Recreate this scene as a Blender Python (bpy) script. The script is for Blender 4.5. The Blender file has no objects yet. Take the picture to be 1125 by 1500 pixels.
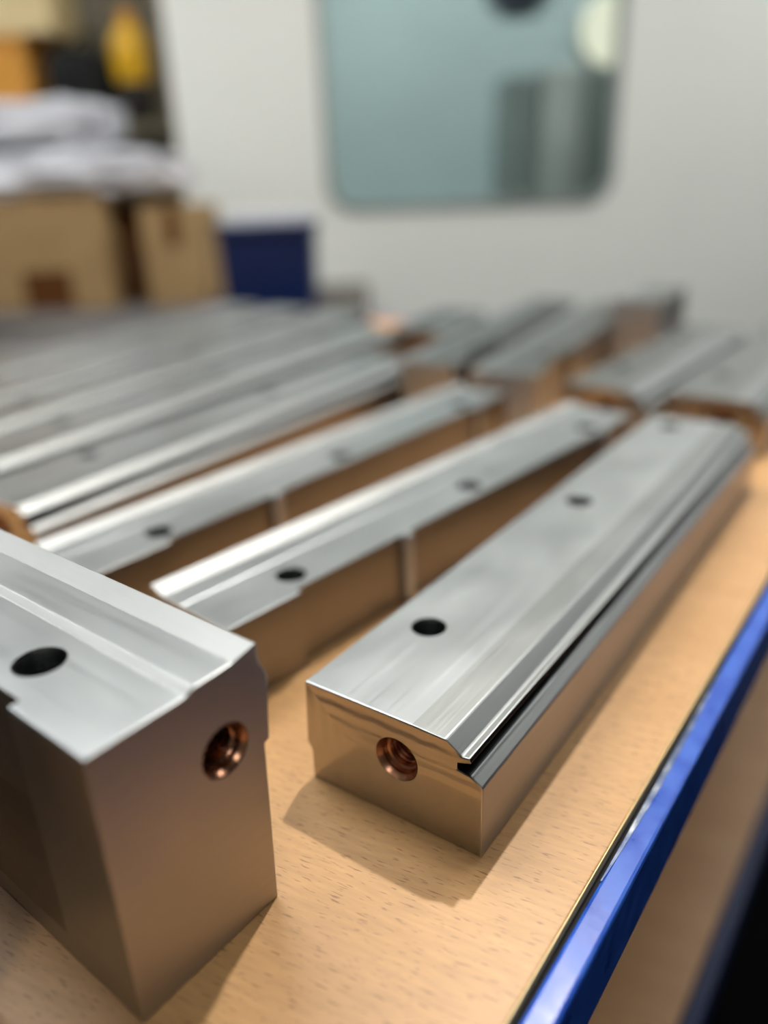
import bpy, bmesh, math, random
from mathutils import Vector, Matrix, noise
from mathutils.geometry import tessellate_polygon

random.seed(7)
S = bpy.context.scene
C = S.collection

# ------------------------------------------------------------------ camera
cam_data = bpy.data.cameras.new('camera')
cam = bpy.data.objects.new('camera', cam_data)
C.objects.link(cam)
S.camera = cam
cam.matrix_world = Matrix(((0.99928921, 0.03769714, 0.0, 0.0),
                           (-0.01461697, 0.38747174, -0.92176569, 0.0),
                           (-0.03474793, 0.92111051, 0.38774735, 0.25),
                           (0, 0, 0, 1)))
cam_data.sensor_width = 36.0
cam_data.lens = 36.0 * 1141.36 / 1500.0
cam_data.clip_start = 0.01
cam_data.clip_end = 60
cam_data.dof.use_dof = True
cam_data.dof.focus_distance = 0.305
cam_data.dof.aperture_fstop = 2.2

# ------------------------------------------------------------------ world, exposure
world = bpy.data.worlds.new('world')
S.world = world
world.use_nodes = True
world.node_tree.nodes['Background'].inputs[0].default_value = (0.8, 0.86, 0.9, 1)
world.node_tree.nodes['Background'].inputs[1].default_value = 0.05
S.view_settings.view_transform = 'Standard'
S.view_settings.look = 'None'
S.view_settings.exposure = 0.0
S.view_settings.gamma = 1.0
S.view_settings.use_curve_mapping = False
S.cycles.use_denoising = True
S.cycles.caustics_reflective = False
S.cycles.caustics_refractive = False
S.cycles.sample_clamp_indirect = 6.0
S.cycles.max_bounces = 8

CEIL = 2.05
FLOOR = -0.86
MAIN_POWER = 33.0       # the compact ceiling spotlight over the bench
PANEL_STRENGTH = 15.0    # the luminous ceiling panels
PANEL_COLOR = (0.98, 0.985, 0.97)


def area_light(name, loc, aim, size, power, color):
    d = bpy.data.lights.new(name, 'AREA')
    d.shape = 'DISK'
    d.size = size
    d.energy = power
    d.color = color
    o = bpy.data.objects.new(name, d)
    C.objects.link(o)
    o.location = loc
    o.rotation_euler = (Vector(aim) - Vector(loc)).to_track_quat('-Z', 'Y').to_euler()
    return o


area_light('bench_spotlight', (0.40, 1.27, 1.93), (0.05, 0.35, 0.0), 0.07, MAIN_POWER, (1.0, 0.95, 0.88))


# ------------------------------------------------------------------ materials
def lin(c):
    return tuple(((v / 255) / 12.92 if v / 255 <= 0.04045 else ((v / 255 + 0.055) / 1.055) ** 2.4) for v in c) + (1,)


def mat(name, color, rough=0.5, metal=0.0, spec=0.5, coat=0.0):
    m = bpy.data.materials.new(name)
    m.use_nodes = True
    b = m.node_tree.nodes['Principled BSDF']
    b.inputs['Base Color'].default_value = color if len(color) == 4 else (*color, 1)
    b.inputs['Roughness'].default_value = rough
    b.inputs['Metallic'].default_value = metal
    b.inputs['Specular IOR Level'].default_value = spec
    b.inputs['Coat Weight'].default_value = coat
    return m


class NT:
    """small helper around a material's node tree"""
    def __init__(self, m):
        self.t = m.node_tree
        self.b = m.node_tree.nodes['Principled BSDF']

    def n(self, kind, **kw):
        nd = self.t.nodes.new(kind)
        for k, v in kw.items():
            if k in nd.inputs:
                nd.inputs[k].default_value = v
            else:
                setattr(nd, k, v)
        return nd

    def l(self, a, b):
        self.t.links.new(a, b)

    def coords(self, scale, rot=(0, 0, 0), kind='Object'):
        tc = self.n('ShaderNodeTexCoord')
        mp = self.n('ShaderNodeMapping')
        mp.inputs['Scale'].default_value = scale
        mp.inputs['Rotation'].default_value = rot
        self.l(tc.outputs[kind], mp.inputs['Vector'])
        return mp.outputs['Vector']

    def noise(self, vec, scale=1.0, detail=3.0):
        nd = self.n('ShaderNodeTexNoise')
        nd.inputs['Scale'].default_value = scale
        nd.inputs['Detail'].default_value = detail
        self.l(vec, nd.inputs['Vector'])
        return nd.outputs['Fac']

    def ramp(self, fac, stops):
        r = self.n('ShaderNodeValToRGB')
        e = r.color_ramp.elements
        while len(e) < len(stops):
            e.new(0.5)
        for el, (p, c) in zip(e, stops):
            el.position = p
            el.color = c if len(c) == 4 else (*c, 1)
        self.l(fac, r.inputs['Fac'])
        return r.outputs['Color']

    def bump(self, fac, strength, dist=0.001, prev=None):
        b = self.n('ShaderNodeBump')
        b.inputs['Strength'].default_value = strength
        b.inputs['Distance'].default_value = dist
        self.l(fac, b.inputs['Height'])
        if prev is not None:
            self.l(prev, b.inputs['Normal'])
        return b.outputs['Normal']


def g(v):
    return (v, v, v, 1)


def steel(name, base, r0, r1, stretch=(12, 700, 700), bump=0.06, spots=0.0):
    m = mat(name, base, (r0 + r1) / 2, 1.0)
    t = NT(m)
    v = t.coords(stretch)
    f = t.noise(v, 1.0, 4)
    v2 = t.coords((22, 34, 34))
    f2 = t.noise(v2, 1.0, 3)
    mx = t.n('ShaderNodeMath', operation='ADD')
    t.l(f, mx.inputs[0])
    t.l(f2, mx.inputs[1])
    hv = t.n('ShaderNodeMath', operation='MULTIPLY')
    hv.inputs[1].default_value = 0.5
    t.l(mx.outputs[0], hv.inputs[0])
    t.l(t.ramp(hv.outputs[0], [(0.3, g(r0)), (0.7, g(r1))]), t.b.inputs['Roughness'])
    c0 = tuple(c * 0.93 for c in base[:3])
    t.l(t.ramp(f2, [(0.35, c0), (0.65, base)]), t.b.inputs['Base Color'])
    t.l(t.bump(f, bump, 0.0006), t.b.inputs['Normal'])
    return m


M = {}
M['ground'] = steel('ground_steel', (0.44, 0.465, 0.47, 1), 0.34, 0.44, (14, 600, 600), 0.02)
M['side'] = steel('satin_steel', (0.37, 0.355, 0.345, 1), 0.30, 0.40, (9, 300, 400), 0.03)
M['side_dark'] = steel('dark_satin_steel', (0.27, 0.25, 0.24, 1), 0.30, 0.40, (9, 300, 400), 0.03)  # satin steel with the dimness between the rails put into its colour
M['brushed'] = steel('brushed_steel', (0.26, 0.27, 0.268, 1), 0.42, 0.58, (25, 900, 900), 0.10)
M['dark_groove'] = steel('groove_steel', (0.035, 0.036, 0.037, 1), 0.35, 0.5, (10, 600, 600), 0.05)  # rail steel blackened, the groove's shade put into the colour
M['bore'] = steel('copper_toned_bore_steel', (0.42, 0.21, 0.125, 1), 0.22, 0.34, (300, 300, 300), 0.05)
M['black_bore'] = steel('oily_bore_steel', (0.20, 0.21, 0.21, 1), 0.25, 0.4, (300, 300, 300), 0.05)  # darker steel lining the screw holes
M['bright'] = steel('bright_edge_steel', (0.34, 0.35, 0.345, 1), 0.40, 0.52, (40, 400, 400), 0.05)
M['rib'] = steel('rib_steel', (0.56, 0.575, 0.60, 1), 0.5, 0.6, (40, 300, 300), 0.1)
M['fine'] = steel('fine_ground_steel', (0.31, 0.325, 0.32, 1), 0.34, 0.44, (14, 600, 600), 0.04)
M['dull'] = steel('dull_ground_steel', (0.22, 0.23, 0.225, 1), 0.38, 0.5, (14, 400, 400), 0.05)  # ground steel dimmed for the dark wall it mirrors


def milled(name, w, h, relief, r0, base):
    """end face of a bar: nested rectangular cutter passes as very fine relief"""
    m = mat(name, base, 0.2, 1.0)
    t = NT(m)
    tc = t.n('ShaderNodeTexCoord')
    sep = t.n('ShaderNodeSeparateXYZ')
    t.l(tc.outputs['Object'], sep.inputs[0])
    nv = t.n('ShaderNodeMapping')
    t.l(tc.outputs['Object'], nv.inputs['Vector'])
    wob = t.noise(nv.outputs['Vector'], 90, 2)
    def m2(op, a, b):
        q = t.n('ShaderNodeMath', operation=op)
        for i, s in enumerate((a, b)):
            if isinstance(s, (int, float)):
                q.inputs[i].default_value = s
            else:
                t.l(s, q.inputs[i])
        return q.outputs[0]
    dy = m2('SUBTRACT', w, sep.outputs['Y'])
    dz = m2('SUBTRACT', h, sep.outputs['Z'])
    dd = m2('MINIMUM', dy, dz)
    dd = m2('ADD', dd, m2('MULTIPLY', wob, 0.0022))
    wave = m2('SINE', m2('MULTIPLY', dd, 2 * math.pi / 0.0072), 0.0)
    fade = m2('LESS_THAN', dd, 0.024)
    fade2 = m2('GREATER_THAN', sep.outputs['Z'], h * 0.42)
    hgt = m2('MULTIPLY', m2('MULTIPLY', wave, fade), fade2)
    nb = t.bump(hgt, relief, 0.0006)
    fine = t.noise(t.coords((900, 60, 900)), 1.0, 3)
    nb = t.bump(fine, 0.03, 0.0005, nb)
    t.l(nb, t.b.inputs['Normal'])
    t.l(t.ramp(fine, [(0.3, g(r0)), (0.7, g(r0 + 0.1))]), t.b.inputs['Roughness'])
    return m


M['milled_wide'] = milled('milled_end_steel', 0.0876, 0.052, 0.20, 0.17, (0.42, 0.385, 0.36, 1))
M['milled_tall'] = milled('milled_tall_end_steel', 0.0684, 0.108, 0.0, 0.44, (0.45, 0.43, 0.425, 1))


def beech(name, light, mid, dark, rot):
    m = mat(name, mid, 0.42)
    t = NT(m)
    base = t.coords((1, 1, 1), (0, 0, rot))

    def sc(k):
        mp = t.n('ShaderNodeMapping')
        mp.inputs['Scale'].default_value = k
        t.l(base, mp.inputs['Vector'])
        return mp.outputs['Vector']
    v = sc((4.5, 34, 34))
    broad = t.noise(v, 1.0, 4)
    col = t.ramp(broad, [(0.3, mid), (0.62, light)])
    v2 = sc((150, 1150, 300))
    fl = t.noise(v2, 1.0, 1.5)
    mask = t.ramp(fl, [(0.615, g(0)), (0.71, g(1))])
    v3 = sc((60, 420, 300))
    lf = t.noise(v3, 1.0, 2)
    mask2 = t.ramp(lf, [(0.3, g(0.85)), (0.7, g(1))])
    mx = t.n('ShaderNodeMix', data_type='RGBA')
    t.l(mask, mx.inputs['Factor'])
    t.l(col, mx.inputs['A'])
    mx.inputs['B'].default_value = dark
    mm = t.n('ShaderNodeMix', data_type='RGBA', blend_type='MULTIPLY')
    mm.inputs['Factor'].default_value = 1.0
    t.l(mx.outputs['Result'], mm.inputs['A'])
    t.l(mask2, mm.inputs['B'])
    t.l(mm.outputs['Result'], t.b.inputs['Base Color'])
    t.l(t.bump(fl, 0.04, 0.0005), t.b.inputs['Normal'])
    return m


GRAIN = math.radians(81)
M['beech'] = beech('beech_worktop', (0.66, 0.37, 0.150, 1), (0.60, 0.325, 0.124, 1), (0.33, 0.165, 0.062, 1), GRAIN)
M['shelf_wood'] = beech('shelf_board_wood', (0.62, 0.36, 0.17, 1), (0.56, 0.31, 0.14, 1), (0.30, 0.15, 0.06, 1), GRAIN)


def blue_paint():
    m = mat('blue_powder_coat', lin((30, 80, 185)), 0.3, 0.0, 0.5)
    t = NT(m)
    v = t.coords((70, 70, 70))
    f = t.noise(v, 1.0, 3)
    t.l(t.ramp(f, [(0.35, lin((32, 76, 178))), (0.65, lin((46, 98, 200)))]), t.b.inputs['Base Color'])
    t.l(t.bump(f, 0.06, 0.002), t.b.inputs['Normal'])
    t.l(t.ramp(f, [(0.3, g(0.26)), (0.7, g(0.38))]), t.b.inputs['Roughness'])
    return m


M['blue'] = blue_paint()


def worn_edge():
    m = mat('worn_blue_edge', lin((60, 75, 110)), 0.35, 0.6)
    t = NT(m)
    f = t.noise(t.coords((90, 160, 160)), 1.0, 4)
    t.l(t.ramp(f, [(0.38, lin((70, 84, 120))), (0.56, lin((112, 122, 140))), (0.74, lin((190, 194, 196)))]), t.b.inputs['Base Color'])
    return m


M['worn'] = worn_edge()
M['gap'] = mat('dark_joint', lin((26, 22, 20)), 0.8)
M['edge_band'] = mat('pale_edge_band', lin((246, 218, 150)), 0.4)


def plain(name, rgb, rough, spec=0.4, var=0.08, scale=14, bump=0.0):
    base = lin(rgb)
    m = mat(name, base, rough, 0, spec)
    t = NT(m)
    f = t.noise(t.coords((scale, scale, scale)), 1.0, 4)
    lo = tuple(c * (1 - var) for c in base[:3])
    hi = tuple(min(1, c * (1 + var)) for c in base[:3])
    t.l(t.ramp(f, [(0.3, lo), (0.7, hi)]), t.b.inputs['Base Color'])
    if bump:
        t.l(t.bump(f, bump, 0.01), t.b.inputs['Normal'])
    return m


M['white_paint'] = plain('white_machine_paint', (236, 239, 233), 0.5, 0.3, 0.02, 3)
M['gasket'] = plain('grey_rubber_gasket', (150, 156, 152), 0.6, 0.3, 0.05)
M['floor'] = plain('dark_concrete_floor', (40, 40, 42), 0.8, 0.2, 0.2, 5)
M['mat'] = plain('black_rubber_mat', (9, 9, 11), 0.95, 0.05, 0.1, 40)
M['wall'] = plain('painted_wall', (176, 172, 160), 0.8, 0.2, 0.05, 2)
M['dark_wall'] = plain('slate_painted_wall', (62, 64, 68), 0.8, 0.2, 0.05, 2)
M['ceiling'] = plain('ceiling_paint', (184, 190, 194), 0.9, 0.2, 0.03, 2)
M['cardboard'] = plain('cardboard', (172, 143, 102), 0.85, 0.1, 0.08, 9)
M['cardboard_dark'] = plain('brown_cardboard', (84, 54, 32), 0.9, 0.1, 0.08, 9)
M['flap'] = plain('brown_label_paper', (96, 60, 30), 0.8, 0.1, 0.08, 9)
M['white_plastic'] = plain('white_plastic_film', (206, 208, 214), 0.4, 0.5, 0.03, 8)
M['paper'] = plain('white_paper', (205, 210, 220), 0.8, 0.2, 0.03, 8)
M['navy'] = plain('navy_plastic', (6, 33, 82), 0.5, 0.4, 0.08, 10)  # bin plastic; on the shelf rails it carries their shade
M['black_fabric'] = plain('black_fabric', (34, 36, 36), 0.9, 0.2, 0.2, 20)
M['yellow'] = plain('yellow_plastic', (222, 172, 24), 0.4, 0.5, 0.05, 10)
M['beige'] = plain('beige_cardboard', (228, 208, 160), 0.85, 0.1, 0.05, 9)
M['orange'] = plain('amber_plastic', (224, 160, 70), 0.5, 0.4, 0.08, 10)
M['brown_steel'] = plain('grey_brown_steel', (112, 104, 86), 0.6, 0.4, 0.06, 6)
M['dark_plastic'] = plain('dark_plastic', (30, 26, 22), 0.5, 0.4, 0.1, 12)
M['bench_grey'] = plain('grey_bench_board', (92, 88, 84), 0.7, 0.3, 0.1, 8)
M['inside_blue'] = plain('pale_blue_machine_lining', (194, 206, 207), 0.5, 0.4, 0.05, 3)
M['inside_grey'] = plain('grey_machine_casting', (132, 138, 136), 0.5, 0.4, 0.08, 6)
M['inside_light'] = plain('light_grey_casting', (186, 186, 182), 0.5, 0.4, 0.05, 6)
M['inside_dark'] = plain('dark_machine_cover', (50, 54, 70), 0.5, 0.4, 0.08, 6)
M['dark_steel'] = steel('dark_mill_scale_steel', (0.24, 0.24, 0.25, 1), 0.4, 0.55, (10, 200, 200), 0.1)


def emit(name, color, strength):
    m = bpy.data.materials.new(name)
    m.use_nodes = True
    nt = m.node_tree
    nt.nodes.remove(nt.nodes['Principled BSDF'])
    e = nt.nodes.new('ShaderNodeEmission')
    e.inputs[0].default_value = (*color, 1)
    e.inputs[1].default_value = strength
    nt.links.new(e.outputs[0], nt.nodes['Material Output'].inputs[0])
    return m


M['panel'] = emit('luminous_panel', PANEL_COLOR, PANEL_STRENGTH)
M['worklamp'] = emit('work_lamp_glow', (1.0, 0.96, 0.74), 1.0)
M['led'] = emit('led_strip_glow', (0.97, 1.0, 1.0), 34.0)


def glass_mat():
    m = bpy.data.materials.new('window_glass')
    m.use_nodes = True
    nt = m.node_tree
    nt.nodes.remove(nt.nodes['Principled BSDF'])
    tr = nt.nodes.new('ShaderNodeBsdfTransparent')
    tr.inputs[0].default_value = (0.90, 0.95, 0.95, 1)
    gl = nt.nodes.new('ShaderNodeBsdfGlossy')
    gl.inputs['Roughness'].default_value = 0.03
    fr = nt.nodes.new('ShaderNodeFresnel')
    fr.inputs[0].default_value = 1.5
    mx = nt.nodes.new('ShaderNodeMixShader')
    nt.links.new(fr.outputs[0], mx.inputs[0])
    nt.links.new(tr.outputs[0], mx.inputs[1])
    nt.links.new(gl.outputs[0], mx.inputs[2])
    nt.links.new(mx.outputs[0], nt.nodes['Material Output'].inputs[0])
    return m


M['glass'] = glass_mat()


# ------------------------------------------------------------------ mesh helpers
def link(name, me, parent=None):
    o = bpy.data.objects.new(name, me)
    C.objects.link(o)
    if parent:
        o.parent = parent
    return o


def from_bm(name, bm, mats, parent=None, smooth=False):
    me = bpy.data.meshes.new(name)
    bmesh.ops.recalc_face_normals(bm, faces=bm.faces)
    bm.to_mesh(me)
    bm.free()
    for m in (mats if isinstance(mats, (list, tuple)) else [mats]):
        me.materials.append(m)
    if smooth:
        me.polygons.foreach_set('use_smooth', [True] * len(me.polygons))
        me.set_sharp_from_angle(angle=math.radians(35))
    return link(name, me, parent)


def tag(o, label, cat, group=None):
    o['label'] = label
    o['category'] = cat
    if group:
        o['group'] = group
    return o


def empty(name, loc=(0, 0, 0), rz=0.0):
    o = bpy.data.objects.new(name, None)
    o.empty_display_size = 0.05
    C.objects.link(o)
    o.location = loc
    o.rotation_euler = (0, 0, rz)
    return o


def box_bm(lo, hi, bev=0.0, bm=None, seg=2):
    own = bm is None
    b2 = bmesh.new()
    r = bmesh.ops.create_cube(b2, size=1.0)
    for v in b2.verts:
        for i in range(3):
            v.co[i] = lo[i] if v.co[i] < 0 else hi[i]
    if bev:
        bmesh.ops.bevel(b2, geom=list(b2.edges), offset=bev, segments=seg, profile=0.5, affect='EDGES')
    if own:
        return b2
    tmp = bpy.data.meshes.new('tmp')
    b2.to_mesh(tmp)
    b2.free()
    bm.from_mesh(tmp)
    bpy.data.meshes.remove(tmp)
    return bm


def box(name, lo, hi, m, parent=None, bev=0.0):
    return from_bm(name, box_bm(lo, hi, bev), m, parent)


def lathe_bm(profile, seg=40, axis='z', center=(0, 0, 0), close=True):
    """profile: list of (radius, height); axis along which the height runs"""
    bm = bmesh.new()
    rings = []
    for r, h in profile:
        ring = []
        for k in range(seg):
            a = 2 * math.pi * k / seg
            p = (r * math.cos(a), r * math.sin(a), h)
            if axis == 'x':
                p = (p[2], p[0], p[1])
            elif axis == 'y':
                p = (p[0], p[2], p[1])
            ring.append(bm.verts.new((p[0] + center[0], p[1] + center[1], p[2] + center[2])))
        rings.append(ring)
    for a, b in zip(rings, rings[1:]):
        for k in range(seg):
            bm.faces.new((a[k], a[(k + 1) % seg], b[(k + 1) % seg], b[k]))
    if close:
        bm.faces.new(rings[0])
        bm.faces.new(rings[-1])
    return bm


def structure(o):
    o['kind'] = 'structure'
    return o


# ------------------------------------------------------------------ the room
structure(box('floor', (-5, -3.5, FLOOR - 0.1), (5, 9.5, FLOOR), M['floor']))
structure(box('ceiling', (-5, -3.5, CEIL + 0.02), (5, 9.5, CEIL + 0.12), M['ceiling']))
structure(box('wall_back', (-5, 9.5, FLOOR), (5, 9.6, CEIL + 0.1), M['wall']))
structure(box('wall_front', (-5, -3.6, FLOOR), (5, -3.5, CEIL + 0.1), M['wall']))
structure(box('wall_left', (-5.1, -3.5, FLOOR), (-5, 9.5, CEIL + 0.1), M['wall']))
structure(box('wall_right', (5, -3.5, FLOOR), (5.1, 9.5, CEIL + 0.1), M['dark_wall']))


def ceiling_panel(x, y, sx, sy, label):
    r = empty('ceiling_light', (x, y, CEIL))
    tag(r, label, 'ceiling light', 'luminous ceiling panels')
    fr = bmesh.new()
    for lo, hi in (((-sx / 2 - .03, -sy / 2 - .03), (sx / 2 + .03, -sy / 2)), ((-sx / 2 - .03, sy / 2), (sx / 2 + .03, sy / 2 + .03)),
                   ((-sx / 2 - .03, -sy / 2), (-sx / 2, sy / 2)), ((sx / 2, -sy / 2), (sx / 2 + .03, sy / 2))):
        box_bm((lo[0], lo[1], -0.02), (hi[0], hi[1], 0.02), 0, fr)
    from_bm('frame', fr, M['white_paint'], r)
    box('diffuser', (-sx / 2, -sy / 2, -0.012), (sx / 2, sy / 2, 0.0), M['panel'], r)
    return r


for px, py, sx, sy, lab in (
        (-1.75, 4.9, .35, .35, 'square white ceiling light left of the white machine, second from the back wall'),
        (-2.6, 6.4, .35, .35, 'square white ceiling light nearest the back wall on the left'),
        (-0.75, 1.2, 1.2, .6, 'wide white ceiling light over the middle of the workbench'),  # unseen fill light, added to brighten the bench
        (-2.4, 2.2, .6, 1.2, 'white ceiling light left of the packing table'),  # added fill from the left, an unseen source
        (2.0, 2.05, 1.0, 1.0, 'white ceiling light right of the workbench'),  # unseen panel added to brighten the machine's right front
        (-0.2, -1.6, .6, .6, 'square white ceiling light behind the viewer')):  # added fill behind the camera, an unseen source
    ceiling_panel(px, py, sx, sy, lab)

# ------------------------------------------------------------------ the workbench
BENCH = math.radians(52.88)     # heading of the bench's long right edge
bench = empty('workbench', (0, 0, FLOOR), BENCH)
tag(bench, 'workbench with beech wood top set in a blue steel edge frame', 'workbench')
ZT = -FLOOR                      # worktop level in bench coordinates
# bench local: x runs along the long edge away from the viewer, y to the left of it
Y0 = 0.0745                      # right edge of the wooden top
X0, X1, Y1 = -0.42, 1.28, 1.46
RIM = 0.0142
top = box('worktop', (X0, Y0, ZT - 0.03), (X1, Y1, ZT), M['beech'], bench, 0.0006)
box('edge_band', (X0, Y0 - 0.0005, ZT - 0.028), (X1, Y0, ZT - 0.0003), M['edge_band'], bench)


def rim(name, x0, y0, x1, y1, drop=0.037):
    return box(name, (x0, y0, ZT - drop), (x1, y1, ZT + 0.0006), M['blue'], bench, 0.0016)


right_rim = rim('edge_frame', X0 - RIM, Y0 - 0.0028 - RIM + 0.0028, X1 + RIM, Y0 - 0.0036)
rim('edge_frame', X0 - RIM, Y1 + 0.001, X1 + RIM, Y1 + RIM)
rim('edge_frame', X0 - RIM, Y0 - 0.001, X0 - 0.001, Y1)
rim('edge_frame', X1 + 0.001, Y0 - 0.001, X1 + RIM, Y1)
box('joint_strip', (X0, Y0 - 0.0037, ZT - 0.03), (X1, Y0 - 0.0005, ZT - 0.005), M['gap'], bench)
# bare metal worn along the inner corner of the right rim
wb = bmesh.new()
xs = [0.222 + 0.17 * i / 60 for i in range(61)]
prev = None
for i, x in enumerate(xs):
    k = i / 60
    wdt = 0.0003 + 0.0019 * max(0, math.sin(math.pi * min(1, k * 1.1))) ** 0.8 * (0.92 + 0.16 * random.random())
    a = wb.verts.new((x, Y0 - 0.0039, ZT + 0.00085))
    b = wb.verts.new((x, Y0 - 0.0041 - wdt, ZT + 0.00085))
    a2 = wb.verts.new((x, Y0 - 0.0036, ZT - 0.0006))
    if prev:
        wb.faces.new((prev[0], a, b, prev[1]))
        wb.faces.new((prev[2], a2, a, prev[0]))
    prev = (a, b, a2)
wo = from_bm('worn_edge', wb, M['worn'], bench)
wo['label'] = 'bare silver metal where the blue paint is scraped off'
# four blue legs
for x, y in ((X0, Y0), (X1 - 0.05, Y0), (X0, Y1 - 0.05), (X1 - 0.05, Y1 - 0.05)):
    box('leg', (x, y, 0.0), (x + 0.05, y + 0.05, ZT - 0.031), M['blue'], bench, 0.003)
# lower shelf in its own blue frame, rails coloured navy to stand in for shade
ZS = ZT - 0.40
box('lower_shelf', (X0 + 0.05, 0.0765, ZS - 0.02), (X1 - 0.05, Y1 - 0.05, ZS), M['shelf_wood'], bench, 0.001)
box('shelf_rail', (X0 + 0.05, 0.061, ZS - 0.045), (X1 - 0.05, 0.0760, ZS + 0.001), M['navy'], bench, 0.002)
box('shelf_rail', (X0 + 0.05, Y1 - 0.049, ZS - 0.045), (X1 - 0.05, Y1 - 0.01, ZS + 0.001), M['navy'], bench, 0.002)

fm = box('floor_mat', (-0.2, -0.9, FLOOR), (1.9, 1.1, FLOOR + 0.012), M['mat'], None, 0.004)  # added black sheet standing in for the shade on the floor
tag(fm, 'black rubber floor mat beside the right side of the workbench', 'mat')

# ------------------------------------------------------------------ the machined rails
# rail profiles: (distance left of the right bottom edge, height)
WIDE = [(0, 0), (.0871, 0), (.0869, .0152), (.0893, .0192), (.0876, .0521), (.0321, .0521), (.0166, .0517), (.0094, .0466),
        (.0058, .0472), (.0050, .0450), (.0112, .0425), (.0112, .0398), (.0054, .0390), (0, .0355)]


def tall_profile(h, k=1.0, low=None, lip=.0036, rise=.0014):
    low = low if low is not None else h - 0.036
    return [(0, 0), (.0616 * k, 0), (.0640 * k, low - .0008), (.0663 * k, low), (.0684 * k, h - .0105), (.0652 * k, h - .0035),
            (.0649 * k, h + lip), (.0543 * k, h + rise), (.0388 * k, h + rise - .0002), (.0354 * k if rise > .001 else .0380 * k, h - .0002), (.0006, h - .0002), (0, h - .0008)]


def extrude_rail(profile, length, slots):
    bm = bmesh.new()
    a = [bm.verts.new((0, y, z)) for y, z in profile]
    b = [bm.verts.new((length, y, z)) for y, z in profile]
    n = len(a)
    ends = [bm.faces.new(a), bm.faces.new(b[::-1])]
    for f in ends:
        f.material_index = 2
    for i in range(n):
        j = (i + 1) % n
        f = bm.faces.new((a[i], b[i], b[j], a[j]))
        f.material_index = slots.get(i, 1)
    bmesh.ops.recalc_face_normals(bm, faces=bm.faces)
    return bm


def bake(o):
    dg = bpy.context.evaluated_depsgraph_get()
    me = bpy.data.meshes.new_from_object(o.evaluated_get(dg))
    old = o.data
    o.modifiers.clear()
    o.data = me
    bpy.data.meshes.remove(old)


def build_rail(name, profile, length, slots, mats, cutters, end_bore, bores, bevel=0.0007):
    bm = extrude_rail(profile, length, slots)
    me = bpy.data.meshes.new(name)
    bm.to_mesh(me)
    bm.free()
    for m in mats:
        me.materials.append(m)
    o = link(name, me)
    bv = o.modifiers.new('bevel', 'BEVEL')
    bv.width = bevel
    bv.segments = 2
    bv.limit_method = 'ANGLE'
    bv.angle_limit = math.radians(20)
    tmp = []
    for bmc, mc in cutters:
        c = from_bm('cutter', bmc, mc)
        md = o.modifiers.new('cut', 'BOOLEAN')
        md.operation = 'DIFFERENCE'
        md.solver = 'EXACT'
        md.object = c
        try:
            md.material_mode = 'TRANSFER'
        except Exception:
            pass
        tmp.append(c)
    bpy.context.view_layer.update()
    bake(o)
    for c in tmp:
        m = c.data
        bpy.data.objects.remove(c)
        bpy.data.meshes.remove(m)
    o.data.polygons.foreach_set('use_smooth', [False] * len(o.data.polygons))
    # linings of the holes: parts of the rail
    if end_bore:
        y, z, r, dep = end_bore
        prof = [(r * 1.10, 0.0002), (r * 0.97, 0.0016)]
        for i in range(3):
            prof.append((r * (0.97 if i % 2 else 0.93), 0.0016 + 0.0009 * (i + 1)))
        prof += [(r * 0.90, 0.0050), (r * 0.80, 0.0056)]
        n = int((dep - 0.006) / 0.0011)
        for i in range(n):
            prof.append((r * (0.80 if i % 2 else 0.74), 0.0060 + 0.0011 * (i + 1)))
        prof += [(r * 0.73, dep + 0.002), (r * 0.02, dep + 0.003)]
        from_bm('threaded_bore', lathe_bm(prof, 40, 'x', (0, y, z), False), M['bore'], o, True)
    for x, y, z, r in bores:
        prof = [(r * 1.03, z - 0.0003), (r * 0.97, z - 0.0016), (r * 0.97, z - 0.0115), (r * 0.60, z - 0.0118), (r * 0.58, z - 0.0195), (r * 0.03, z - 0.0198)]
        from_bm('screw_bore', lathe_bm(prof, 36, 'z', (x, y, 0), False), M['black_bore'], o, True)
    return o


def end_cut(y, z, r, dep):
    return (lathe_bm([(r * 1.13, -0.004), (r * 1.13, 0.0003), (r, 0.0017), (r, dep + 0.0062)], 40, 'x', (0, y, z)), M['bore'])


def top_cut(x, y, z, r):
    return (lathe_bm([(r, z - 0.0205), (r, z - 0.0012), (r * 1.06, z - 0.0001), (r * 1.06, z + 0.006)], 36, 'z', (x, y, 0)), M['black_bore'])


def box_cut(lo, hi, m, bev=0.002):
    return (box_bm(lo, hi, bev), m)


def recess_cut(x0, x1, z0, h):
    bm = bmesh.new()
    pts = [(-0.02, z0 - 0.29), (0.0042, z0), (0.0042, h + 0.02), (-0.02, h + 0.02)]
    a = [bm.verts.new((x0, y, z)) for y, z in pts]
    b = [bm.verts.new((x1, y, z)) for y, z in pts]
    bm.faces.new(a)
    bm.faces.new(b[::-1])
    for i in range(4):
        j = (i + 1) % 4
        bm.faces.new((a[i], b[i], b[j], a[j]))
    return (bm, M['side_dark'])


WSLOT = {1: 1, 2: 1, 3: 1, 4: 0, 5: 6, 6: 3, 7: 4, 8: 5, 9: 5, 10: 5, 11: 5, 12: 3, 13: 1}
WMATS = [M['ground'], M['side'], M['milled_wide'], M['brushed'], M['bright'], M['dark_groove'], M['fine']]


def wide_rail(length, holes, name='machined_rail'):
    cuts = [end_cut(.0400, .0313, .0092, .016)]
    bores = []
    for x in holes:
        cuts.append(top_cut(x, .0655, .0521, .0082))
        bores.append((x, .0655, .0521, .0080))
    return build_rail(name, WIDE, length, WSLOT, WMATS, cuts, (.0400, .0313, .0090, .016), bores)


TSLOT = {5: 1, 6: 4, 7: 0, 8: 4, 9: 0, 10: 4}
TMATS = [M['ground'], M['side'], M['milled_tall'], M['brushed'], M['bright'], M['dark_groove']]


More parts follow.
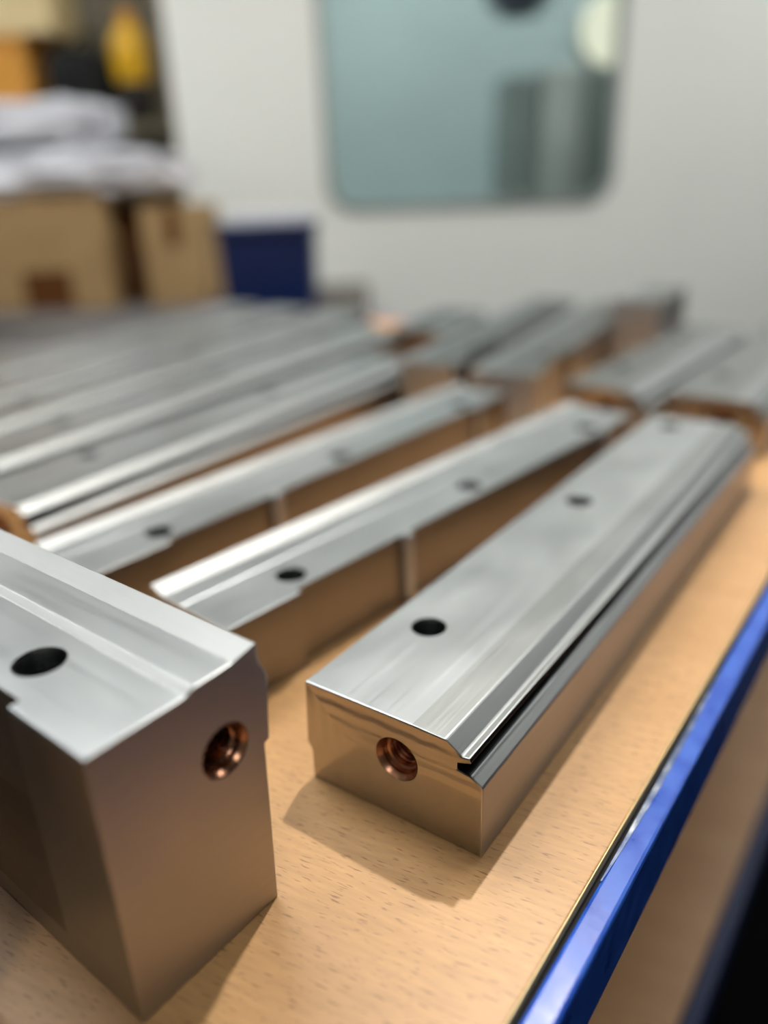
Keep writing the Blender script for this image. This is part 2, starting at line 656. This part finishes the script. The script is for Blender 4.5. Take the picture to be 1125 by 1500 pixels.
def lipped_rail(h, length, holes, recesses, name='lipped_rail', bore_z=None, bore_y=.047, low=None, k=1.0, lip=.0036, rise=.0014):
    r = .0088
    cuts, bores, eb = [], [], None
    if bore_z is not None:
        cuts.append(end_cut(bore_y, bore_z, r, .015))
        eb = (bore_y, bore_z, r * .98, .015)
    for x in holes:
        cuts.append(top_cut(x, .0195, h, .0085))
        bores.append((x, .0195, h - .0002, .0083))
    for x0, x1, z0 in recesses:
        cuts.append(recess_cut(x0, x1, z0, h))
    return build_rail(name, tall_profile(h, k, low, lip, rise), length, TSLOT, TMATS, cuts, eb, bores)


def put(o, x, y, deg, label, group):
    o.location = (x, y, 0.0002)
    o.rotation_euler = (0, 0, math.radians(deg))
    tag(o, label, 'rail', group)
    return o


FRONT = 'steel rails in the front row on the bench'
BACK = 'steel rails in the back row on the bench'

A = put(wide_rail(0.478, (.0662, .2529, .4495)), .0337, .2328, 54.02,
        'sharply focused wide steel rail with grooved right edge nearest the blue rim', FRONT)

# the tall rail in the near left corner runs off to the left of the frame, its bored end towards the right
B_DIR = math.radians(51.26)
B = lipped_rail(.108, .30, (.0559,), ((.0405, .125, .062),), bore_z=.0792, bore_y=.0472, low=.0718)
# its length runs along -W of its end face, so the profile is laid out mirrored: x along the length, y along the end face
B.location = (-.0847, .1707, 0.0002)
for me in {B.data} | {c.data for c in B.children}:
    for v in me.vertices:
        v.co = Vector((v.co.x, -v.co.y, v.co.z))
    me.flip_normals()
B.rotation_euler = (0, 0, B_DIR + math.pi / 2)
tag(B, 'tall steel rail end in the near left corner with copper tinted bore', 'rail', FRONT)

B2 = B.copy()
C.objects.link(B2)
for ch in B.children:
    c2 = ch.copy()
    C.objects.link(c2)
    c2.parent = B2
B2.location = (-.1762, .1325, 0)
tag(B2, 'dark steel rail showing only as a sliver at the bottom left corner', 'rail', FRONT)


TSLOT = {5: 1, 6: 4, 7: 0, 8: 0, 9: 0, 10: 4}
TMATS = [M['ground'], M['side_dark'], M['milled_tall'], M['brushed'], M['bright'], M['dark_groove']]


def add_ribs(o, xs, h):
    for x in xs:
        rb_ = box('side_rib', (x, -0.0002, 0.001), (x + 0.0085, 0.0046, h - 0.0012), M['rib'], o, 0.0016)
        rb_['label'] = 'short bright upright rib on the side of the rail'


Cc = put(lipped_rail(.0475, .470, (.0610, .235, .41), ((.0505, .141, .004), (.1475, .409, .004), (.4155, .50, .004)), bore_z=.027, low=.016, k=1.02, lip=.0040, rise=.0004),
         -.0805, .3365, 48.0, 'narrow lipped steel rail second from the blue rim, left of the focused wide rail', FRONT)
add_ribs(Cc, (.1400, .4080), .0475)
D = put(lipped_rail(.0475, .485, (.0610, .24, .42), ((.0555, .148, .004), (.1545, .424, .004), (.4305, .50, .004)), bore_z=.027, low=.016, k=.97, lip=.0042, rise=.0004),
        -.1695, .4030, 51.2, 'narrow lipped steel rail third from the blue rim, side notch by first hole', FRONT)
add_ribs(D, (.1470, .4230), .0475)
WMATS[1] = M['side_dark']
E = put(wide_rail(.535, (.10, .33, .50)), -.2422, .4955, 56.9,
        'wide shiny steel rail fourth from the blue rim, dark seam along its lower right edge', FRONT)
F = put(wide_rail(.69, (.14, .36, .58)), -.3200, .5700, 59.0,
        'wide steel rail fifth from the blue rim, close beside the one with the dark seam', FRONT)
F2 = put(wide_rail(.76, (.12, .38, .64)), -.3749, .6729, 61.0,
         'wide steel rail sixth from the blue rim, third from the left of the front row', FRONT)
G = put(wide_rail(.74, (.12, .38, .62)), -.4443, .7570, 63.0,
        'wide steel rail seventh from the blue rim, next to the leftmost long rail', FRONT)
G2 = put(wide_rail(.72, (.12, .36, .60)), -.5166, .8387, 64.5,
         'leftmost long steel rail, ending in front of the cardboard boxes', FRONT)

# back row: the same sections, dark reflections put into the steel's colour
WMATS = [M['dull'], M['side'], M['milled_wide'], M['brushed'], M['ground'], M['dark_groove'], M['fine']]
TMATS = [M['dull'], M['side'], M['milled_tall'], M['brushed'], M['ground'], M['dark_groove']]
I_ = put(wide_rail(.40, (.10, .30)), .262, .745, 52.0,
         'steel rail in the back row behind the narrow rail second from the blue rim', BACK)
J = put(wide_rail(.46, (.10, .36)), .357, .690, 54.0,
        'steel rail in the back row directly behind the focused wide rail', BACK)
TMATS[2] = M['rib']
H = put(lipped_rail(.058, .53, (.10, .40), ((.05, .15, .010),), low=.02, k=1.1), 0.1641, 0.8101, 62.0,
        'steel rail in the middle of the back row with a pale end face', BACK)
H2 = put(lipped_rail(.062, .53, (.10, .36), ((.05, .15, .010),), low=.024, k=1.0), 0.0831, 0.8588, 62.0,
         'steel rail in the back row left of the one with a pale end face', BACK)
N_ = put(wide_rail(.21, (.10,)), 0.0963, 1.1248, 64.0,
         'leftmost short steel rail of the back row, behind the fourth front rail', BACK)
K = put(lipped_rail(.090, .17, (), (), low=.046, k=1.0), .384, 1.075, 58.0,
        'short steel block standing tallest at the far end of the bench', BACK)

ds = box('steel_plate', (0.30, -0.09, 0), (1.16, 0.10, 0.02), M['dark_steel'], None, 0.002)
ds.location = (-1.32 * math.sin(BENCH), 1.32 * math.cos(BENCH), 0.0003)
ds.rotation_euler = (0, 0, BENCH)
tag(ds, 'dark grey steel plate lying left of the leftmost long rail', 'steel plate')

# ------------------------------------------------------------------ the white machine with the window
mach = empty('machining_centre', (0.4, 2.7, FLOOR))
tag(mach, 'white machine enclosure with rounded glass window behind the workbench', 'machine')
ox, oy, oz = 0.4, 2.7, FLOOR


def rounded(x0, z0, x1, z1, r, n=8):
    pts = []
    for cx_, cz_, a0 in ((x1 - r, z1 - r, 0), (x0 + r, z1 - r, 90), (x0 + r, z0 + r, 180), (x1 - r, z0 + r, 270)):
        for i in range(n + 1):
            a = math.radians(a0 + 90 * i / n)
            pts.append((cx_ + r * math.cos(a), cz_ + r * math.sin(a)))
    return pts


def plate(outer, inner, y0, y1):
    """a plate in the xz plane with a hole, between y0 and y1"""
    bm = bmesh.new()
    loops = [outer, inner] if inner else [outer]
    flat = [p for lp in loops for p in lp]
    tris = tessellate_polygon([[Vector((p[0], p[1], 0)) for p in lp] for lp in loops])
    fr = [bm.verts.new((p[0], y0, p[1])) for p in flat]
    bk = [bm.verts.new((p[0], y1, p[1])) for p in flat]
    for t in tris:
        bm.faces.new([fr[i] for i in t])
        bm.faces.new([bk[i] for i in t[::-1]])
    s = 0
    for lp in loops:
        n = len(lp)
        for i in range(n):
            j = (i + 1) % n
            bm.faces.new((fr[s + i], fr[s + j], bk[s + j], bk[s + i]))
        s += n
    return bm


WX0, WX1, WZ0, WZ1 = -0.135 - ox, 0.765 - ox, 0.178 - oz, 1.02 - oz
MX0, MX1, MZ1 = -0.600 - ox, 2.2 - ox, 1.45 - oz
win = rounded(WX0, WZ0, WX1, WZ1, 0.085)
from_bm('front_panel', plate([(MX0, 0.06), (MX1, 0.06), (MX1, MZ1), (MX0, MZ1)], win, 0.0, 0.03), M['white_paint'], mach)
gs = from_bm('window_gasket', plate(rounded(WX0 - .012, WZ0 - .012, WX1 + .012, WZ1 + .012, .095), rounded(WX0 + .012, WZ0 + .012, WX1 - .012, WZ1 - .012, .075), -0.006, 0.022), M['gasket'], mach)
from_bm('window_glass', plate(rounded(WX0 + .004, WZ0 + .004, WX1 - .004, WZ1 - .004, .08), None, 0.008, 0.014), M['glass'], gs)
box('side_panel', (MX0, 0.03, 0.06), (MX0 + 0.03, 1.6, MZ1), M['white_paint'], mach)
box('side_panel', (MX1 - 0.03, 0.03, 0.06), (MX1, 1.6, MZ1), M['white_paint'], mach)
box('top_panel', (MX0 + 0.03, 0.03, MZ1 - 0.03), (MX1 - 0.03, 1.6, MZ1), M['white_paint'], mach)
box('plinth', (MX0 + 0.03, 0.04, 0.0), (MX1 - 0.03, 1.55, 0.06), M['dark_plastic'], mach)
# inside: lining, column, spindle head, table casting, work lamp
box('lining', (MX0 + 0.03, 1.15, 0.4), (MX1 - 0.03, 1.18, MZ1 - 0.03), M['inside_blue'], mach)
box('lining', (MX0 + 0.03, 0.05, 0.55), (MX1 - 0.03, 1.15, 0.58), M['inside_blue'], mach)
col = box('column', (0.50 - ox, 0.55, 0.58), (0.64 - ox, 0.80, 1.46), M['inside_grey'], mach, 0.01)
box('column', (0.64 - ox, 0.45, 0.58), (0.78 - ox, 0.70, 1.48), M['inside_light'], mach, 0.01)
box('column', (0.79 - ox, 0.36, 0.58), (0.98 - ox, 0.75, 1.46), M['inside_grey'], mach, 0.01)
sp = from_bm('spindle_head', lathe_bm([(0.02, 1.628), (0.07, 1.632), (0.075, 1.66), (0.11, 1.668), (0.11, 2.1), (0.03, 2.12)], 28, 'z', (0.53 - ox, 0.45, 0)), M['inside_dark'], mach, True)
lampm = from_bm('work_lamp', lathe_bm([(0.03, 0.0), (0.105, 0.02), (0.115, 0.06), (0.11, 0.064)], 28, 'y', (0.80 - ox, 0.22, 0.685 - oz), False), M['inside_light'], mach, True)
from_bm('lamp_lens', lathe_bm([(0.106, 0.012), (0.10, 0.004), (0.03, 0.0), (0.001, -0.001)], 28, 'y', (0.80 - ox, 0.205, 0.685 - oz), False), M['worklamp'], lampm, True)
box('led_strip', (-0.3 - ox, 0.10, MZ1 - 0.06), (1.2 - ox, 0.16, MZ1 - 0.03), M['led'], mach)  # unseen strip added above the window to brighten the interior
box('lamp_arm', (0.79 - ox, 0.285, 0.68 - oz), (0.81 - ox, 0.40, 0.70 - oz), M['inside_grey'], mach)

# ------------------------------------------------------------------ left background: side bench with boxes, rack behind
SB = -0.045
sb = empty('packing_table', (-0.95, 2.28, FLOOR))
tag(sb, 'grey topped packing table under the cardboard boxes, left of the machine', 'table')
hb = SB - FLOOR
box('table_top', (-1.1, -0.26, hb - 0.03), (0.93, 0.38, hb), M['bench_grey'], sb, 0.004)
for x, y in ((-1.06, -0.22), (0.86, -0.22), (-1.06, 0.32), (0.86, 0.32)):
    box('leg', (x, y, 0), (x + 0.04, y + 0.04, hb - 0.03), M['brown_steel'], sb, 0.003)


def carton(x0, y0, x1, y1, h, label, m, patch=None, z=SB, rz=0.0):
    r = empty('cardboard_box', ((x0 + x1) / 2, (y0 + y1) / 2, z), rz)
    tag(r, label, 'box', 'cardboard boxes on the packing table')
    w, d = (x1 - x0) / 2, (y1 - y0) / 2
    box('carton_body', (-w, -d, 0), (w, d, h - 0.004), m, r, 0.004)
    for sx in (-1, 1):
        lo = (-w if sx < 0 else 0.003, -d, h - 0.0038)
        hi = (-0.003 if sx < 0 else w, d, h)
        box('flap', lo, hi, m, r)
    if patch:
        box('label_patch', (patch[0], -d - 0.002, patch[1]), (patch[2], -d, patch[3]), M['flap'], r)
    else:
        box('packing_tape', (-0.02, -d - 0.001, h * 0.6), (0.02, -d, h - 0.004), M['flap'], r)
    return r


carton(-1.30, 2.27, -.735, 2.55, .290, 'large cardboard box at the left edge with a brown patch low on its front', M['cardboard'], (.035, .0, .17, .105))
carton(-.625, 2.24, -.462, 2.50, .262, 'narrow cardboard box left of the navy bin', M['cardboard'])
carton(-.730, 2.38, -.628, 2.58, .26, 'dark brown cardboard box in the gap between two paler boxes', M['cardboard_dark'])  # added box, the shade between the cartons put into its colour


def crumple(name, cx_, cy_, z0, sx, sy, sz, label, seed):
    bm = bmesh.new()
    bmesh.ops.create_icosphere(bm, subdivisions=5, radius=1.0)
    for v in bm.verts:
        p = v.co.copy()
        q = Vector((math.copysign(abs(p.x) ** 0.6, p.x), math.copysign(abs(p.y) ** 0.6, p.y), math.copysign(abs(p.z) ** 0.7, p.z)))
        nn = noise.fractal(p * 2.3 + Vector((seed, seed * 2, 0)), 0.8, 2.2, 4) * 0.16 + abs(noise.noise(p * 5 + Vector((0, seed, seed)))) * 0.14
        q *= (1.0 + nn - 0.1)
        v.co = Vector((q.x * sx, q.y * sy, max(0.0, (q.z + 0.8) * sz / 1.8)))
    o = from_bm(name, bm, M['white_plastic'], None, True)
    o.location = (cx_, cy_, z0)
    tag(o, label, 'plastic bag', 'crumpled white bags on the boxes')
    return o


crumple('plastic_bag', -.85, 2.42, SB + .2905, .34, .14, .125, 'wide crumpled white plastic bag lying on top of the cardboard boxes', 3.1)
crumple('plastic_bag', -.93, 2.44, SB + .425, .24, .12, .115, 'upper crumpled white plastic bag at the left, heaped on the wider one', 8.4)

# navy bin with papers
bin_ = empty('storage_bin', (-.268, 2.12, SB), 0.0)
tag(bin_, 'navy blue plastic bin standing right of the cardboard boxes', 'bin')
bb = bmesh.new()
hw, hd, hh = .118, .09, .215
v0 = [bb.verts.new((x * hw * .93, y * hd * .93, 0)) for x, y in ((-1, -1), (1, -1), (1, 1), (-1, 1))]
v1 = [bb.verts.new((x * hw, y * hd, hh)) for x, y in ((-1, -1), (1, -1), (1, 1), (-1, 1))]
v2 = [bb.verts.new((x * (hw - .005), y * (hd - .005), hh)) for x, y in ((-1, -1), (1, -1), (1, 1), (-1, 1))]
v3 = [bb.verts.new((x * (hw * .93 - .005), y * (hd * .93 - .005), .006)) for x, y in ((-1, -1), (1, -1), (1, 1), (-1, 1))]
bb.faces.new(v0)
bb.faces.new(v3)
for p, q in ((v0, v1), (v1, v2), (v2, v3)):
    for i in range(4):
        j = (i + 1) % 4
        bb.faces.new((p[i], p[j], q[j], q[i]))
from_bm('bin_body', bb, M['navy'], bin_)
rb = bmesh.new()
for lo, hi in (((-hw - .006, -hd - .006), (hw + .006, -hd)), ((-hw - .006, hd), (hw + .006, hd + .006)), ((-hw - .006, -hd), (-hw, hd)), ((hw, -hd), (hw + .006, hd))):
    box_bm((lo[0], lo[1], hh - .02), (hi[0], hi[1], hh), 0, rb)
from_bm('rim', rb, M['navy'], bin_)
pp = empty('paper_stack', (-.268, 2.12, SB + .006))
tag(pp, 'white paper stack filling the navy bin and showing above its rim', 'paper')
for k in range(4):
    b = box('sheet_bundle', (-.100 + .004 * (k % 2), -.072, .0 + k * .058), (.098 + .004 * (k % 2), .072, .056 + k * .058), M['paper'], pp, .002)

# rack behind the boxes
rack = empty('storage_rack', (-1.25, 3.1, FLOOR))
tag(rack, 'grey brown steel storage rack behind the cardboard boxes', 'rack')
zs = .465 - FLOOR
box('shelf_board', (-.75, -.25, zs - .03), (.60, .25, zs), M['brown_steel'], rack)
box('shelf_board', (-.75, -.25, .9), (.60, .25, .93), M['brown_steel'], rack)
box('back_sheet', (-.75, .25, .02), (.60, .265, 2.0), M['brown_steel'], rack)
for x, y in ((-.75, -.25), (.60, -.25), (-.75, .21), (.60, .21)):
    box('post', (x, y, 0), (x + .04, y + .04, 2.0), M['brown_steel'], rack)

tray = empty('parts_tray', (-1.30, 3.02, .465))
tag(tray, 'amber plastic parts tray on the rack under the beige box', 'tray')
tb = bmesh.new()
box_bm((-.20, -.12, 0), (.20, .12, .252), .012, tb)
from_bm('tray_body', tb, M['orange'], tray)
box('tray_lip', (-.21, -.13, .248), (.21, .13, .264), M['orange'], tray, .004)
bx = empty('beige_box', (-1.35, 3.02, .7295))
tag(bx, 'beige cardboard box resting on the amber tray, top left corner', 'box')
box('carton_body', (-.36, -.13, 0), (.36, .13, .23), M['beige'], bx, .004)
box('packing_tape', (-.36, -.1315, .16), (.36, -.13, .20), M['beige'], bx)

bag = bmesh.new()
bmesh.ops.create_icosphere(bag, subdivisions=4, radius=1.0)
for v in bag.verts:
    p = v.co.copy()
    q = Vector((math.copysign(abs(p.x) ** .55, p.x), math.copysign(abs(p.y) ** .6, p.y), math.copysign(abs(p.z) ** .6, p.z)))
    q *= 1 + noise.noise(p * 2.2) * .12
    v.co = Vector((q.x * .105, q.y * .1, max(0, (q.z + .95) * .118)))
bg = from_bm('tool_bag', bag, M['black_fabric'], None, True)
bg.location = (-.955, 2.98, .465)
tag(bg, 'black fabric tool bag on the rack left of the yellow bottle', 'bag')
hn = from_bm('handle', lathe_bm([(.05, 0), (.056, .008), (.05, .016), (.044, .008), (.05, 0)], 24, 'y', (.03, -.008, .222), False), M['black_fabric'], bg, True)

bt = empty('spray_bottle', (-.768, 2.93, .465))
tag(bt, 'yellow bottle with dark base on the rack beside the machine', 'bottle')
from_bm('base', lathe_bm([(.05, 0), (.056, .01), (.056, .11), (.05, .125)], 28), M['dark_plastic'], bt, True)
from_bm('bottle_body', lathe_bm([(.052, .118), (.06, .14), (.06, .235), (.045, .27), (.024, .285), (.022, .30)], 28), M['yellow'], bt, True)
from_bm('cap', lathe_bm([(.024, .292), (.026, .30), (.024, .322), (.006, .326)], 24), M['orange'], bt, True)
